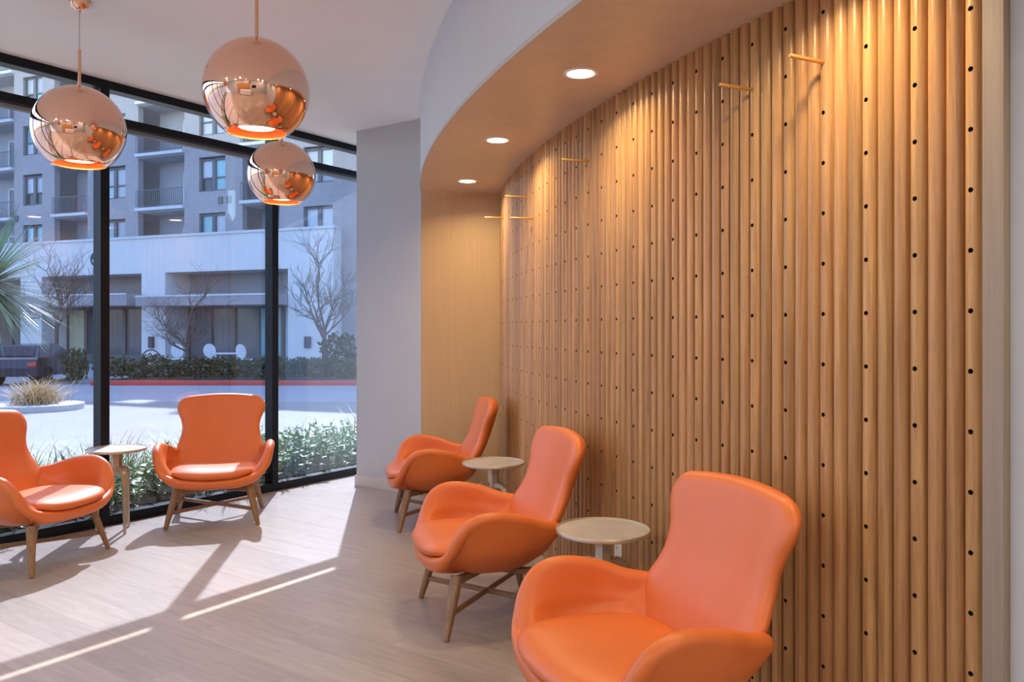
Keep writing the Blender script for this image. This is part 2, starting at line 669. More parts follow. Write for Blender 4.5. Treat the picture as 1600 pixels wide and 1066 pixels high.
# trim board and plain wall at the near end of the slats
NR = (arc(ARC_NEAR, R_EDGE) - arc(ARC_NEAR, R_SLAT)).normalized()
q = MB()
a0 = E2 - NR * 0.05
q.prism([tuple(a0), tuple(a0 + RIGHT_DIR * 0.0075), tuple(a0 + RIGHT_DIR * 0.0075 + NR * 0.030), tuple(a0 + NR * 0.030)], 0, SOF + 0.02)
struct(q.build('trim_1', 'slat_wood'))
q = MB()
a1 = a0 + RIGHT_DIR * 0.008
q.prism([tuple(a1), tuple(a1 + RIGHT_DIR * 0.06), tuple(a1 + RIGHT_DIR * 0.06 + NR * 0.062), tuple(a1 + NR * 0.062)], 0, SOF + 0.02)
struct(q.build('trim_2', 'trim_wood'))
wall_seg('wall_lobby', a1 + RIGHT_DIR * 0.061 + NR * 0.03, RB + NR * 0.03, -NR, 0.1, 0, CEIL, 'plaster_grey')
wall_seg('wall_back', RB + Vector((0.2, 0)), LB + Vector((-0.4, 0)), (0, -1), 0.1, 0, CEIL, 'plaster_grey')

# soffit over the niche and its plastered fascia
S_END = ARC_NEAR + 2.6
so = MB()
ou = [tuple(arc(ARC_FAR - 0.05 + (S_END - ARC_FAR) * k / 60, R_EDGE - 0.002)) for k in range(61)]
inn = [tuple(arc(ARC_FAR - 0.05 + (S_END - ARC_FAR) * k / 60, R_BACK - 0.1)) for k in range(61)]
so.prism(ou + inn[::-1], SOF, SOF + 0.04)
struct(so.build('ceiling_niche', 'soffit_wood'))
fa = MB()
ou = [tuple(arc(ARC_FAR - 0.03 + (S_END - ARC_FAR) * k / 90, R_EDGE)) for k in range(91)]
inn = [tuple(arc(ARC_FAR - 0.03 + (S_END - ARC_FAR) * k / 90, R_EDGE - 0.1)) for k in range(91)]
fa.prism(ou + inn[::-1], SOF + 0.0201, CEIL)
struct(fa.build('wall_fascia', 'plaster_fascia', smooth=30))
li = MB()
ou = [tuple(arc(ARC_FAR - 0.03 + (S_END - ARC_FAR) * k / 90, R_EDGE + 0.004)) for k in range(91)]
inn = [tuple(arc(ARC_FAR - 0.03 + (S_END - ARC_FAR) * k / 90, R_EDGE - 0.012)) for k in range(91)]
li.prism(ou + inn[::-1], SOF - 0.002, SOF + 0.02)
struct(li.build('trim_3', 'lip_paint', smooth=30))

# ---------------------------------------------------------------- window wall, one window for each bay
MULL_A = (Vector((-3.108, 6.08)) - W0).dot(WD)
MULL_B = (Vector((-2.203, 7.405)) - W0).dot(WD)
BAY = MULL_B - MULL_A
FD, FW = 0.11, 0.07
rzw = math.atan2(WD.y, WD.x)
k = 0
s0 = MULL_A + 2 * BAY
bays = []
while s0 > s_back - 0.2:
    bays.append(s0)
    s0 -= BAY
for n, s1 in enumerate(bays):
    p = wp(s1 - BAY)
    wroot = struct(empty('window_%d' % (n + 1), (p.x, p.y, 0), rzw))
    # local: x along the wall, y outwards, z up
    end = BAY if n else BAY * 0.82
    MB().cbox(-FW / 2, FW / 2, 0.0, FD, 0, CEIL, 0.003).build('mullion', 'frame_black', wroot)
    MB().cbox(FW / 2, end - FW / 2, 0.0, FD, 0.0, 0.075, 0.003).build('sill_rail', 'frame_black', wroot)
    MB().cbox(FW / 2, end - FW / 2, 0.0, FD, 3.085, 3.145, 0.003).build('transom_bar', 'frame_black', wroot)
    MB().cbox(FW / 2, end - FW / 2, 0.0, FD, 3.345, CEIL, 0.003).build('head_rail', 'frame_black', wroot)
    MB().box(FW / 2, end - FW / 2, FD - 0.05, FD - 0.01, 3.055, 3.085).build('gasket_strip', 'gasket', wroot)
    MB().box(FW / 2, end - FW / 2, FD - 0.034, FD - 0.022, 0.075, 3.055).build('glass_pane', 'glass_tinted', wroot)
    MB().box(FW / 2, end - FW / 2, FD - 0.034, FD - 0.022, 3.145, 3.345).build('transom_pane', 'glass_clear', wroot)

# ---------------------------------------------------------------- recessed downlights


def area_lamp(name, parent, loc, size, watt, color, spread=PI):
    ld = bpy.data.lights.new(name, 'AREA')
    ld.shape = 'DISK'
    ld.size = size
    ld.energy = watt
    ld.color = color
    ld.spread = spread
    lo = bpy.data.objects.new(name, ld)
    COL.objects.link(lo)
    lo.parent = parent
    lo.location = loc
    return lo


ring_me = MB().lathe([(0.066, 0.0), (0.066, -0.004), (0.070, -0.006), (0.082, -0.004), (0.084, 0.0)], 40).mesh('trim_ring', 'downlight_trim', 40)
lens_me = MB().lathe([(0.066, -0.0005), (0.064, -0.003), (0.03, -0.0045), (0.0005, -0.005)], 40).mesh('lens', 'downlight_lens', 40)


def downlight(loc, label, watt, color, group, spread=PI):
    t = empty('downlight', loc)
    tag(t, label, 'light', group)
    link('trim_ring', ring_me, t)
    link('lens', lens_me, t)
    area_lamp('downlight_beam', t, (0, 0, -0.012), 0.12, watt, color, spread)
    return t


def light_arc(y_target):
    best = min(np.linspace(ARC_FAR, S_END, 600), key=lambda s: abs(arc(s, R_LIGHT).y - y_target))
    return arc(best, R_LIGHT)


WARM = (1.0, 0.77, 0.43)
nl = ['smallest and farthest round downlight in wooden soffit, above the far chair',
      'middle of three round downlights glowing in the curved wooden soffit',
      'largest and nearest lit round downlight in the curved wooden soffit',
      'round downlight in wooden soffit above the nearest chair, outside the frame',
      'round downlight in wooden soffit beside the camera, outside the frame']
for y, lb in zip((6.57, 5.15, 3.815, 2.50, 1.2), nl):
    p = light_arc(y)
    downlight((p.x, p.y, SOF), lb, DOWNLIGHT_W, WARM, 'downlights in the soffit', math.radians(150))

NEUT = (1.0, 0.97, 0.94)
for i, (x, y) in enumerate(((-2.4, -0.4), (-4.2, 0.9), (-5.4, -0.6), (0.9, -1.8), (-1.6, -2.2), (-4.0, -2.0), (2.4, -2.4))):  # unseen fixtures, added as interior fill
    downlight((x, y, CEIL), 'added fill downlight in the white ceiling behind the viewpoint, unseen', FILL_LIGHT_W, NEUT, 'added fill downlights in the lobby ceiling')

# ---------------------------------------------------------------- copper pendants


def make_pendant():
    root = empty('pendant_lamp')
    R = 0.25
    tag(root, 'copper globe pendant', 'lamp', 'copper globe pendants')
    # origin at the globe's centre
    z_c = CEIL - 2.662
    MB().lathe([(0.0005, z_c - 0.062), (0.012, z_c - 0.061), (0.03, z_c - 0.054), (0.048, z_c - 0.036), (0.056, z_c - 0.012), (0.056, z_c)], 36).build('canopy', 'copper', root, 50)
    MB().tube([(0, 0, R + 0.2), (0, 0, z_c - 0.06)], 0.0025, 6, up=(0, 1, 0)).build('cord', 'cord', root, 60)
    MB().tube([(0, 0, R - 0.01), (0, 0, R + 0.215)], 0.0085, 12, up=(0, 1, 0)).build('rod', 'copper_rod', root, 60)
    prof = []
    a_end = math.radians(180 - 35.0)
    prof.append((0.0005, R))
    for k in range(1, 41):
        a = a_end * k / 40
        prof.append((R * math.sin(a), R * math.cos(a)))
    ro, zo = prof[-1]
    prof.append((ro - 0.004, zo - 0.001))
    inner = []
    for k in range(40, -1, -1):
        a = a_end * k / 40
        inner.append(((R - 0.007) * math.sin(a) + 0.0003, (R - 0.007) * math.cos(a)))
    sh = MB().lathe(prof, 72).build('shade', 'copper', root, 50)
    MB().lathe([(ro - 0.004, zo - 0.001)] + inner, 72).build('lining', 'copper_inner', sh, 50)
    MB().lathe([(0.018, R + 0.008), (0.020, R + 0.002), (0.020, R - 0.006)], 20).build('collar', 'copper_rod', sh, 50)
    MB().lathe([(0.0005, zo + 0.022), (0.06, zo + 0.023), (0.086, zo + 0.028), (0.092, zo + 0.04), (0.088, zo + 0.06), (0.0005, zo + 0.065)], 40).build('diffuser', 'lamp_glow', root, 50)
    area_lamp('pendant_beam', root, (0, 0, zo - 0.004), 0.16, PENDANT_W, (1.0, 0.62, 0.34))
    return root


pend = make_pendant()
spots = [((-2.51, 4.62, 2.69), 'copper globe pendant at left with its ceiling canopy in view, above the left chair'),
         ((-1.241, 3.87, 2.66), 'largest copper globe pendant, hanging topmost near the middle of the ceiling'),
         ((-1.728, 5.97, 2.676), 'small farthest copper globe pendant below the largest one'),
         ((-3.4, 1.9, 2.67), 'copper globe pendant beside the viewpoint, seen only mirrored in the other globes'),
         ((-0.9, -0.9, 2.67), 'copper globe pendant behind the viewpoint, mirrored in the other globes')]
for i, (l, lb) in enumerate(spots):
    o = pend if i == 0 else copy_tree(pend)
    o.location = (l[0], l[1], 2.662)
    o['label'] = lb

# ---------------------------------------------------------------- armchairs
def y_back(x, z):
    """mid surface of the backrest: leans back, its sides curl forward"""
    y0 = np.interp(z, [.30, .40, .48, .56, .64, .72, .80, .86, .92], [.165, .235, .278, .317, .350, .378, .402, .419, .435])
    return y0 - (.42 + .25 * np.clip((.62 - z) / .25, 0, 1)) * x * x


RIM = np.array([(0, 0, .460), (.06, 0, .460), (.115, 0, .460), (.165, 0, .460), (.21, 0, .461), (.25, 0, .464), (.285, 0, .470),
                (.315, 0, .485), (.338, 0, .508), (.366, .150, .530), (.395, .06, .565), (.41, -.06, .59),
                (.415, -.16, .59), (.41, -.24, .56), (.397, -.29, .50), (.374, -.32, .435), (.325, -.347, .385), (.23, -.372, .358),
                (.12, -.387, .345), (0, -.392, .340)])
RIM[11:, 1] += np.array([.008, .02, .03, .034, .034, .032, .03, .028, .028])
for _r in RIM[:9]:
    _r[1] = y_back(_r[0], _r[2]) + 0.012
THETA = np.array([90, 80, 70, 62, 56, 50, 45, 40, 33, 22, 8, -8, -20, -30, -38, -46, -56, -67, -78, -90.0])
THICK = np.array([.075, .075, .075, .075, .075, .075, .074, .073, .072, .07, .066, .064, .064, .062, .058, .054, .05, .046, .044, .044])


def chair_surface():
    NH = 95
    rim = catmull(RIM, NH)
    th = np.radians(catmull(THETA[:, None], NH)[:, 0])
    tk = catmull(THICK[:, None], NH)[:, 0]
    rim[0, 0] = rim[-1, 0] = 0.0
    ui = np.linspace(0, 19, NH)
    ribs = []
    NS = 30
    for i in range(NH):
        R = rim[i]
        c, s = math.cos(th[i]), math.sin(th[i])
        mx = 0.362 * math.copysign(abs(c) ** 0.85, c)
        my = -0.065 + 0.30 * math.copysign(abs(s) ** 0.85, s)
        if i in (0, NH - 1):
            mx = 0.0
        mz = min(0.40, 0.283 + 0.50 * (R[2] - 0.283))
        M = np.array([mx, my, mz])
        if R[2] < 0.45:       # the low front lip
            w = (0.45 - R[2]) / 0.125
            M = M * (1 - w) + (np.array([R[0] * 0.94, R[1] * 0.95, mz])) * w
        C = np.array([0, -0.03, 0.272])
        B = np.array([M[0] * 0.62, -0.03 + (M[1] + 0.03) * 0.62, 0.283 + (mz - 0.283) * 0.13])
        H = (M + R) / 2
        out = np.array([math.cos(th[i]), math.sin(th[i]), 0]) * 0.012
        if ui[i] < 8:
            out = out * (1.0 - ui[i] / 8) + out * 0.6
        H = H + out * min(1, (R[2] - mz) / 0.1)
        gen = catmull([C, B, M, H, R], NS)
        ribs.append(gen)
    ribs = np.array(ribs)                            # (NH, NS, 3)
    left = ribs[1:-1][::-1].copy()
    left[:, :, 0] *= -1
    full = np.concatenate([ribs, left], 0)           # closed around
    tkf = np.concatenate([tk, tk[1:-1][::-1]])
    uf = np.concatenate([ui, -ui[1:-1][::-1]])
    du = np.roll(full, -1, 0) - np.roll(full, 1, 0)
    dv = np.gradient(full, axis=1)
    n = np.cross(du, dv)
    n /= np.maximum(np.linalg.norm(n, axis=2, keepdims=True), 1e-9)
    n[:, 0, :] = (0, 0, -1)
    # outward = away from the seat's middle
    cen = np.array([0, -0.03, 0.6])
    sgn = np.sign(((full - cen) * n).sum(2))
    maj = np.sign(sgn.sum())
    n = n * maj
    n[:, 0, :] = (0, 0, -1)
    NF = full.shape[0]
    # smooth the normals a little along the rib
    for _ in range(2):
        nn = n.copy()
        nn[:, 1:-1] = (n[:, :-2] + 2 * n[:, 1:-1] + n[:, 2:]) / 4
        nn = (np.roll(nn, 1, 0) + 2 * nn + np.roll(nn, -1, 0)) / 4
        n = nn / np.linalg.norm(nn, axis=2, keepdims=True)
    sv = np.linspace(0, 1, full.shape[1])
    t = np.outer(tkf, np.clip(0.55 + 0.45 * (sv - 0.2) / 0.5, 0.5, 1.0))
    outer = full + n * t[:, :, None] / 2
    inner = full - n * t[:, :, None] / 2
    rib_t = full[:, -1] - full[:, -2]
    ne = n[:, -1]
    rt = np.roll(full[:, -1], -1, 0) - np.roll(full[:, -1], 1, 0)     # along the rim
    for _ in range(2):
        rt = (np.roll(rt, 1, 0) + 2 * rt + np.roll(rt, -1, 0)) / 4
    T = np.cross(rt, ne)
    T *= np.sign((T * rib_t).sum(1, keepdims=True))
    T = T - (T * ne).sum(1, keepdims=True) * ne
    T /= np.linalg.norm(T, axis=1, keepdims=True)
    cap = []
    NC = 9
    for k in range(1, NC):
        a = PI * k / NC
        cap.append(full[:, -1] + (t[:, -1][:, None] / 2) * (math.cos(a) * ne + math.sin(a) * T))
    cap = np.stack(cap, 1)
    sec = np.concatenate([outer, cap, inner[:, ::-1]], 1)     # (NF, NJ, 3)
    a = np.roll(sec, -1, 0) - np.roll(sec, 1, 0)
    b = np.gradient(sec, axis=1)
    nn = np.cross(a, b) * maj
    ln = np.linalg.norm(nn, axis=2, keepdims=True)
    nn = np.where(ln > 1e-10, nn / np.maximum(ln, 1e-10), np.array([0, 0, -1.0]))
    nn[:, 0] = (0, 0, -1)
    nn[:, -1] = (0, 0, 1)
    return sec, nn, uf, inner


SEC, SNRM, SU, SINNER = chair_surface()


def chair_part(name, sel):
    NF, NJ = SEC.shape[:2]
    idx = -np.ones((NF, NJ), int)
    vs_, ns_, fs_ = [], [], []
    for i in range(NF):
        i2 = (i + 1) % NF
        um = SU[i] if abs(SU[i] - SU[i2]) > 5 else 0.5 * (SU[i] + SU[i2])
        if abs(SU[i]) > 18.5 and abs(SU[i2]) > 18.5:
            um = 19
        if not sel(um):
            continue
        for ii in (i, i2):
            for j in range(NJ):
                if idx[ii, j] < 0:
                    idx[ii, j] = len(vs_)
                    vs_.append(tuple(SEC[ii, j]))
                    ns_.append(tuple(SNRM[ii, j]))
        for j in range(NJ - 1):
            fs_.append((idx[i, j], idx[i2, j], idx[i2, j + 1], idx[i, j + 1]))
    me = bpy.data.meshes.new(name)
    me.from_pydata(vs_, [], fs_)
    me.materials.append(MAT['leather'])
    me.polygons.foreach_set('use_smooth', [True] * len(me.polygons))
    # winding should agree with the analytic normals
    k = 0
    for p in list(me.polygons)[::37]:
        k += 1 if p.normal.dot(Vector(ns_[p.vertices[0]])) > 0 else -1
    if k < 0:
        me.flip_normals()
    me.normals_split_custom_set_from_vertices(ns_)
    me.update()
    return me


def backrest_mesh():
    """padded slab lofted from stadium sections, leaning and curling as y_back says"""
    ZT, RC, T0 = 0.962, 0.085, 0.098
    zs = list(np.linspace(0.37, 0.83, 30)) + [0.83 + (ZT - 0.83) * math.sin(PI / 2 * k / 22) for k in range(1, 23)]
    q = MB()
    for z in zs:
        X = float(catmull_x(z))
        if z > ZT - RC:
            X = X - RC + math.sqrt(max(0, RC * RC - (z - ZT + RC) ** 2)) + 0.0
        t = T0 * float(np.interp(z, [.37, .5, .8, .92], [.75, .95, 1.0, .95]))
        RT = 0.052
        if z > ZT - RT:
            t *= max(0.02, math.sqrt(max(0, 1 - ((z - ZT + RT) / RT) ** 2)))
        r_ = t / 2
        xs_ = [X * math.sin(a) for a in np.linspace(-PI / 2, PI / 2, 49)]
        prof_ = [(x, r_ * max(0.0, 1 - abs(x / X) ** 6.5) ** 0.5) for x in xs_]
        ring = [(x, -d) for x, d in prof_] + [(x, d) for x, d in prof_[::-1][1:-1]]
        for x, d in ring:
            w = min(1.0, max(0.0, (z - 0.70) / 0.2))
            zz = z - 0.026 * w * (x / 0.33) ** 2
            # the pad is a touch fuller in the middle
            q.v.append((x, float(y_back(x, z)) + d * (1 + 0.0 * x), zz))
    n = len(ring)
    for k in range(len(zs) - 1):
        for m_ in range(n):
            q.f.append((k * n + m_, k * n + (m_ + 1) % n, (k + 1) * n + (m_ + 1) % n, (k + 1) * n + m_))
    q.f.append(tuple(range(n)))
    q.f.append(tuple((len(zs) - 1) * n + m_ for m_ in range(n)))
    return q.mesh('backrest', 'leather', 75)


_xc = catmull([(.37, .255), (.44, .30), (.50, .332), (.55, .335), (.60, .320), (.65, .309), (.70, .306), (.76, .317), (.82, .338), (.88, .350), (.97, .350)], 300)


def catmull_x(z):
    return np.interp(z, _xc[:, 0], _xc[:, 1])


def cushion_mesh():
    q = MB()
    NA, prof = 96, []
    # (radius fraction, -1..1 height) round the edge
    for k in range(0, 25):
        a = PI / 2 - PI * k / 24
        prof.append((abs(math.cos(a)) ** 0.36 if 0 < k < 24 else 0.0, math.copysign(abs(math.sin(a)) ** 1.0, math.sin(a))))
    rings = [(0.002, 1.0), (0.25, 1.0), (0.45, 1.0), (0.62, 0.99)] + [p for p in prof if p[0] > 0.62] + [(0.5, -1.0), (0.002, -1.0)]
    base = 0
    for (r, h) in rings:
        for k in range(NA):
            a = 2 * PI * k / NA
            ca, sa = math.cos(a), math.sin(a)
            e = 2 / 3.8
            x = 0.318 * r * math.copysign(abs(ca) ** e, ca)
            yn = r * math.copysign(abs(sa) ** e, sa)
            y = -0.075 + (0.302 if yn > 0 else 0.300) * yn
            if yn < 0:
                y -= 0.022 * r * (1 - (x / 0.318) ** 2)
            x *= 1 - 0.13 * max(0, yn) - 0.02 * max(0, -yn)
            mid = 0.387 + 0.024 * (x / 0.31) ** 2 - 0.03 * (y + 0.1)
            z = mid + h * 0.046 + (0.016 * (1 - r * r) if h > 0 else 0)
            q.v.append((x, y, z))
    for j in range(len(rings) - 1):
        for k in range(NA):
            k2 = (k + 1) % NA
            q.f.append((j * NA + k, j * NA + k2, (j + 1) * NA + k2, (j + 1) * NA + k))
    return q.mesh('seat_cushion', 'leather', 60)


def make_chair():
    root = empty('armchair')
    tag(root, 'orange leather armchair', 'armchair', 'orange leather armchairs')
    link('backrest', backrest_mesh(), root)
    arms = []
    for s in (1, -1):
        arms.append(link('armrest', chair_part('armrest', lambda u, s=s: 8.0 < u * s <= 15.0), root))
    link('seat_shell', chair_part('seat_shell', lambda u: abs(u) > 15.0 or abs(u) <= 8.0), root)
    link('seat_cushion', cushion_mesh(), root)
    for sx in (1, -1):
        for sy in (1, -1):
            top, foot = Vector((sx * 0.262, sy * 0.225 - 0.01, 0.292)), Vector((sx * 0.332, sy * 0.295 - 0.01, 0.0))
            lg = MB()
            rads = [(0.0, 0.058, 0.048), (0.15, 0.056, 0.046), (0.6, 0.044, 0.038), (1.0, 0.028, 0.026)]
            secs, pts = [], []
            for f_, w, h in rads:
                pts.append(top.lerp(foot, f_))
                secs.append([(w / 2 * math.copysign(abs(math.cos(a)) ** 0.6, math.cos(a)), h / 2 * math.copysign(abs(math.sin(a)) ** 0.6, math.sin(a)))
                             for a in [2 * PI * k / 16 for k in range(16)]])
            ang = math.atan2(sy, sx)
            lg.sweep(pts, secs, up=(math.cos(ang), math.sin(ang), 0))
            l = lg.build('leg', 'leg_wood', root, 40)
            MB().lathe([(0.0005, -0.0), (0.010, 0.0), (0.012, 0.006), (0.0005, 0.006)], 14, foot.x, foot.y).build('glide', 'tyre', l, 40)
            # top rail from the leg to the middle under the shell
            MB().bar((sx * 0.262, sy * 0.225 - 0.01, 0.268), (sx * 0.03, sy * 0.02 - 0.01, 0.242), 0.034, 0.046, 0.030, 0.022).build('top_rail', 'leg_wood', root)
    f0 = 0.60
    for sgn, dz in ((1, 0.0), (-1, 0.001)):
        a = Vector((0.262, sgn * 0.225 - 0.01, 0.292)).lerp(Vector((0.332, sgn * 0.295 - 0.01, 0)), f0)
        b = Vector((-0.262, -sgn * 0.225 - 0.01, 0.292)).lerp(Vector((-0.332, -sgn * 0.295 - 0.01, 0)), f0)
        a.z += dz
        b.z += dz
        MB().bar(a, b, 0.022, 0.026).build('stretcher', 'leg_wood', root)
    return root


chair0 = make_chair()
CH = [((0.437, 2.735), (-.925, -.38), 'nearest orange leather armchair, cut off by the bottom edge, in front of the slats'),
      ((-0.122, 4.23), (-.956, -.29), 'middle of the three orange armchairs standing along the slatted wooden wall'),
      ((-0.595, 6.27), (-.984, -.18), 'farthest orange armchair by the slatted wall, beside the grey wall'),
      ((-2.35, 6.34), (.246, -.97), 'orange armchair in front of the window, facing the camera, right of the small table'),
      ((-3.13, 5.19), (.98, -.2), 'leftmost orange armchair, seen from the side and cut off by the left edge')]
for i, (c, f_, lb) in enumerate(CH):
    o = chair0 if i == 0 else copy_tree(chair0)
    o.location = (c[0], c[1], 0)
    o.rotation_euler = (0, 0, math.atan2(f_[0], -f_[1]))
    o['label'] = lb

# ---------------------------------------------------------------- side tables


def make_table():
    root = empty('side_table')
    tag(root, 'small round side table', 'table', 'small round metal side tables')
    H, R = 0.62, 0.2075
    tt = MB().lathe([(0.0005, H - 0.022), (R - 0.012, H - 0.022), (R - 0.004, H - 0.018), (R - 0.005, H - 0.006), (0.0005, H - 0.006)], 72).build('table_top', 'table_metal', root, 35)
    MB().lathe([(R - 0.006, H - 0.019), (R, H - 0.017), (R + 0.001, H - 0.002), (R - 0.001, H), (R - 0.005, H - 0.001), (R - 0.006, H - 0.0065)], 72).build('rim', 'table_leg_metal', tt, 50)
    MB().lathe([(0.0005, H - 0.0225), (0.052, H - 0.0225), (0.044, H - 0.034), (0.037, H - 0.08), (0.038, H - 0.13), (0.045, H - 0.175), (0.028, H - 0.195), (0.0005, H - 0.195)], 6).build('column', 'table_leg_metal', root)
    path = catmull([(0.012, 0.462), (0.045, 0.466), (0.085, 0.462), (0.108, 0.440), (0.117, 0.395), (0.122, 0.30), (0.128, 0.15), (0.136, 0.0)], 26)
    wid = np.interp(np.linspace(0, 1, 26), [0, .25, .45, .6, 1], [.044, .036, .036, .034, .017])
    hei = np.interp(np.linspace(0, 1, 26), [0, .25, .45, .6, 1], [.044, .036, .038, .030, .016])
    lm = MB()
    secs = []
    for w, h in zip(wid, hei):
        k = min(w, h) * 0.2
        secs.append([(-w / 2 + k, -h / 2), (w / 2 - k, -h / 2), (w / 2, -h / 2 + k), (w / 2, h / 2 - k), (w / 2 - k, h / 2), (-w / 2 + k, h / 2), (-w / 2, h / 2 - k), (-w / 2, -h / 2 + k)])
    # swept in the x-z plane; side vector kept along y
    base = 0
    n = 8
    P = [Vector((p[0], 0, p[1])) for p in path]
    for i, p in enumerate(P):
        t = (P[min(i + 1, 25)] - P[max(i - 1, 0)]).normalized()
        s = Vector((0, 1, 0))
        w_ = t.cross(s)
        for (x, y) in secs[i]:
            lm.v.append(tuple(p + s * x + w_ * y))
    for i in range(25):
        for k in range(n):
            lm.f.append((i * n + k, i * n + (k + 1) % n, (i + 1) * n + (k + 1) % n, (i + 1) * n + k))
    lm.f.append(tuple(range(n)))
    lm.f.append(tuple(25 * n + k for k in range(n)))
    lme = lm.mesh('table_leg', 'table_leg_metal', 35)
    for k in range(3):
        l = link('table_leg', lme, root)
        l.rotation_euler = (0, 0, 2 * PI * k / 3)
    return root


tab0 = make_table()
for i, (x, y, rz, lb) in enumerate([(0.404, 3.536, math.radians(20), 'small round metal side table between the two nearest armchairs'),
                                    (-0.124, 5.32, math.radians(75), 'small round metal side table between middle and farthest armchairs by the slats'),
                                    (-2.945, 5.93, math.radians(-40), 'small round metal side table between the two armchairs at the window')]):
    o = tab0 if i == 0 else copy_tree(tab0)
    o.location = (x, y, 0)
    o.rotation_euler = (0, 0, rz)
    o['label'] = lb

# ---------------------------------------------------------------- pegs stuck into the slats, wall outlet


def px_of(p):
    return CX + F * p.x / p.y


drilled = [s for k, s in enumerate(slat_pos) if k % 3 == 0]
peg_me = MB().tube([(0, -0.022, 0), (0, 0.158, 0), (0, 0.160, 0)], [0.0074, 0.0074, 0.0062], 16).mesh('peg', 'peg_brass', 40)
for px, row, lb in [(1287, 1, 'brass coat peg high on the slats, nearest and largest'),
                    (1175, 1, 'second nearest brass coat peg high on the slats'),
                    (918, 1, 'brass coat peg midway along the slatted wall, left of the nearest downlight'),
                    (822, 1, 'upper brass coat peg near the far end of the slats'),
                    (831, 2, 'lower brass coat peg near the far end of the slats'),
                    (788, 1, 'leftmost brass coat peg, reaching across the plain wooden end panel')]:
    cand = drilled
    s = min(cand, key=lambda q_: abs(px_of(arc(q_, R_SLAT)) - px))
    p = arc(s, R_SLAT)
    o = link('coat_peg', peg_me)
    o.location = (p.x, p.y, HOLE0 - HSTEP * row)
    o.rotation_euler = (0, 0, s / R_SLAT - PI / 2)
    tag(o, lb, 'peg', 'coat pegs in the slatted wall')

best = min(np.linspace(ARC_FAR, ARC_NEAR, 800), key=lambda q_: abs(px_of(arc(q_, R_SLAT)) - 966))
p = arc(best, R_SLAT)
oroot = tag(empty('wall_outlet', (p.x, p.y, 0.345), best / R_SLAT - PI / 2), 'white electrical outlet plate on the slats behind the near side table', 'outlet')
MB().cbox(-0.037, 0.037, -0.012, 0.006, -0.06, 0.06, 0.003).build('plate', 'outlet_white', oroot)
for dz in (-0.024, 0.024):
    so_ = MB().cbox(-0.017, 0.017, 0.006, 0.009, dz - 0.016, dz + 0.016, 0.001).build('socket', 'outlet_white', oroot)
    for dx in (-0.006, 0.006):
        MB().box(dx - 0.0015, dx + 0.0015, 0.0088, 0.0096, dz - 0.002, dz + 0.008).build('slot', 'outlet_slot', so_)

# ---------------------------------------------------------------- the rest of the lobby, seen mirrored in the globes
dk = tag(empty('reception_desk', (-1.9, -2.1, 0), math.radians(18)), 'white reception desk behind the viewpoint, mirrored in the copper globes', 'desk')
MB().cbox(-1.2, 1.2, -0.35, 0.35, 0.08, 1.02, 0.006).build('body', 'desk_white', dk)
MB().cbox(-1.25, 1.25, -0.40, 0.40, 1.02, 1.07, 0.006).build('worktop', 'desk_white', dk)
MB().cbox(-1.16, 1.16, -0.31, 0.31, 0.0, 0.08, 0.004).build('plinth', 'frame_black', dk)
sc_r = tag(empty('wall_screen', (0.3, BACK_Y + 0.002, 1.7)), 'black screen on the back wall, mirrored in the copper globes', 'screen')
MB().cbox(-0.55, 0.55, 0.0, 0.05, -0.33, 0.33, 0.006).build('casing', 'frame_black', sc_r)
MB().box(-0.53, 0.53, 0.05, 0.052, -0.31, 0.31).build('display', 'screen_black', sc_r)
struct(MB().box(-4.2, -0.7, BACK_Y + 0.001, BACK_Y + 0.03, 0.0, 2.6).build('trim_4', 'back_wood'))

# ================================================================= outside
GZ = -0.45
g = MB()
g.prism([tuple(wp(-40, 0.6)), tuple(wp(14, 0.6)), (60, 40), (60, 140), (-120, 140), (-120, -20)][::-1], GZ - 0.2, GZ)
struct(g.build('ground_street', 'street'))
g = MB()
pa, pb = wp(-30, 2.0), wp(14, 2.0)
g.prism([tuple(wp(-30, 1.6)), tuple(wp(14, 1.6)), tuple(wp(14, 1.6) + Vector((2, 13.0))), (-1.0, 21.5), (-14, 21.5), tuple(wp(-30, 22))][::-1], GZ, GZ + 0.012)
struct(g.build('ground_paving', 'paving'))
g = MB()
g.prism([tuple(wp(-14, FD + 0.02)), tuple(wp(7, FD + 0.02)), tuple(wp(7, 1.55)), tuple(wp(-14, 1.55))][::-1], GZ - 0.1, -0.06)
struct(g.build('ground_bed', 'soil'))
g = MB()
g.prism([tuple(wp(-14, 1.55)), tuple(wp(7, 1.55)), tuple(wp(7, 1.7)), tuple(wp(-14, 1.7))][::-1], GZ - 0.1, -0.02)
tag(g.build('planter_kerb', 'kerb'), 'pale concrete edge of the planting bed outside the window', 'kerb')

# red kerb across the street with the bed behind it
KY = 27.9
g = MB()
g.cbox(-14.8, 2.0, KY, KY + 0.22, GZ - 0.02, GZ + 0.15, 0.03)
tag(g.build('red_kerb', 'red_paint'), 'long red painted kerb across the street in front of the shrubs', 'kerb')
g = MB()
g.box(-14.8, 2.0, KY + 0.22, KY + 6.5, GZ, GZ + 0.12)
struct(g.build('ground_verge', 'soil'))

# ---- building across the street. Local frame: x along the facade, -y towards the street, z up
FO = Vector((-12.96, 42.0))
FE = Vector((15.4, -6.0)).normalized()
FNR = Vector((FE.y, -FE.x))      # towards the street
if FNR.y > 0:
    FNR = -FNR


def fu(px, back=0.0):
    o = FO - FNR * back
    k = (px - CX) / F
    return (k * o.y - o.x) / (FE.x - k * FE.y)


def fz(px, py, back=0.0):
    o = FO - FNR * back
    d = o.y + FE.y * fu(px, back)
    return EYE + (HY - py) * d / F


bld = tag(empty('apartment_building', (FO.x, FO.y, 0), math.atan2(FE.y, FE.x)),
          'grey brick apartment building with balconies above a pale shop base, across the street', 'building')


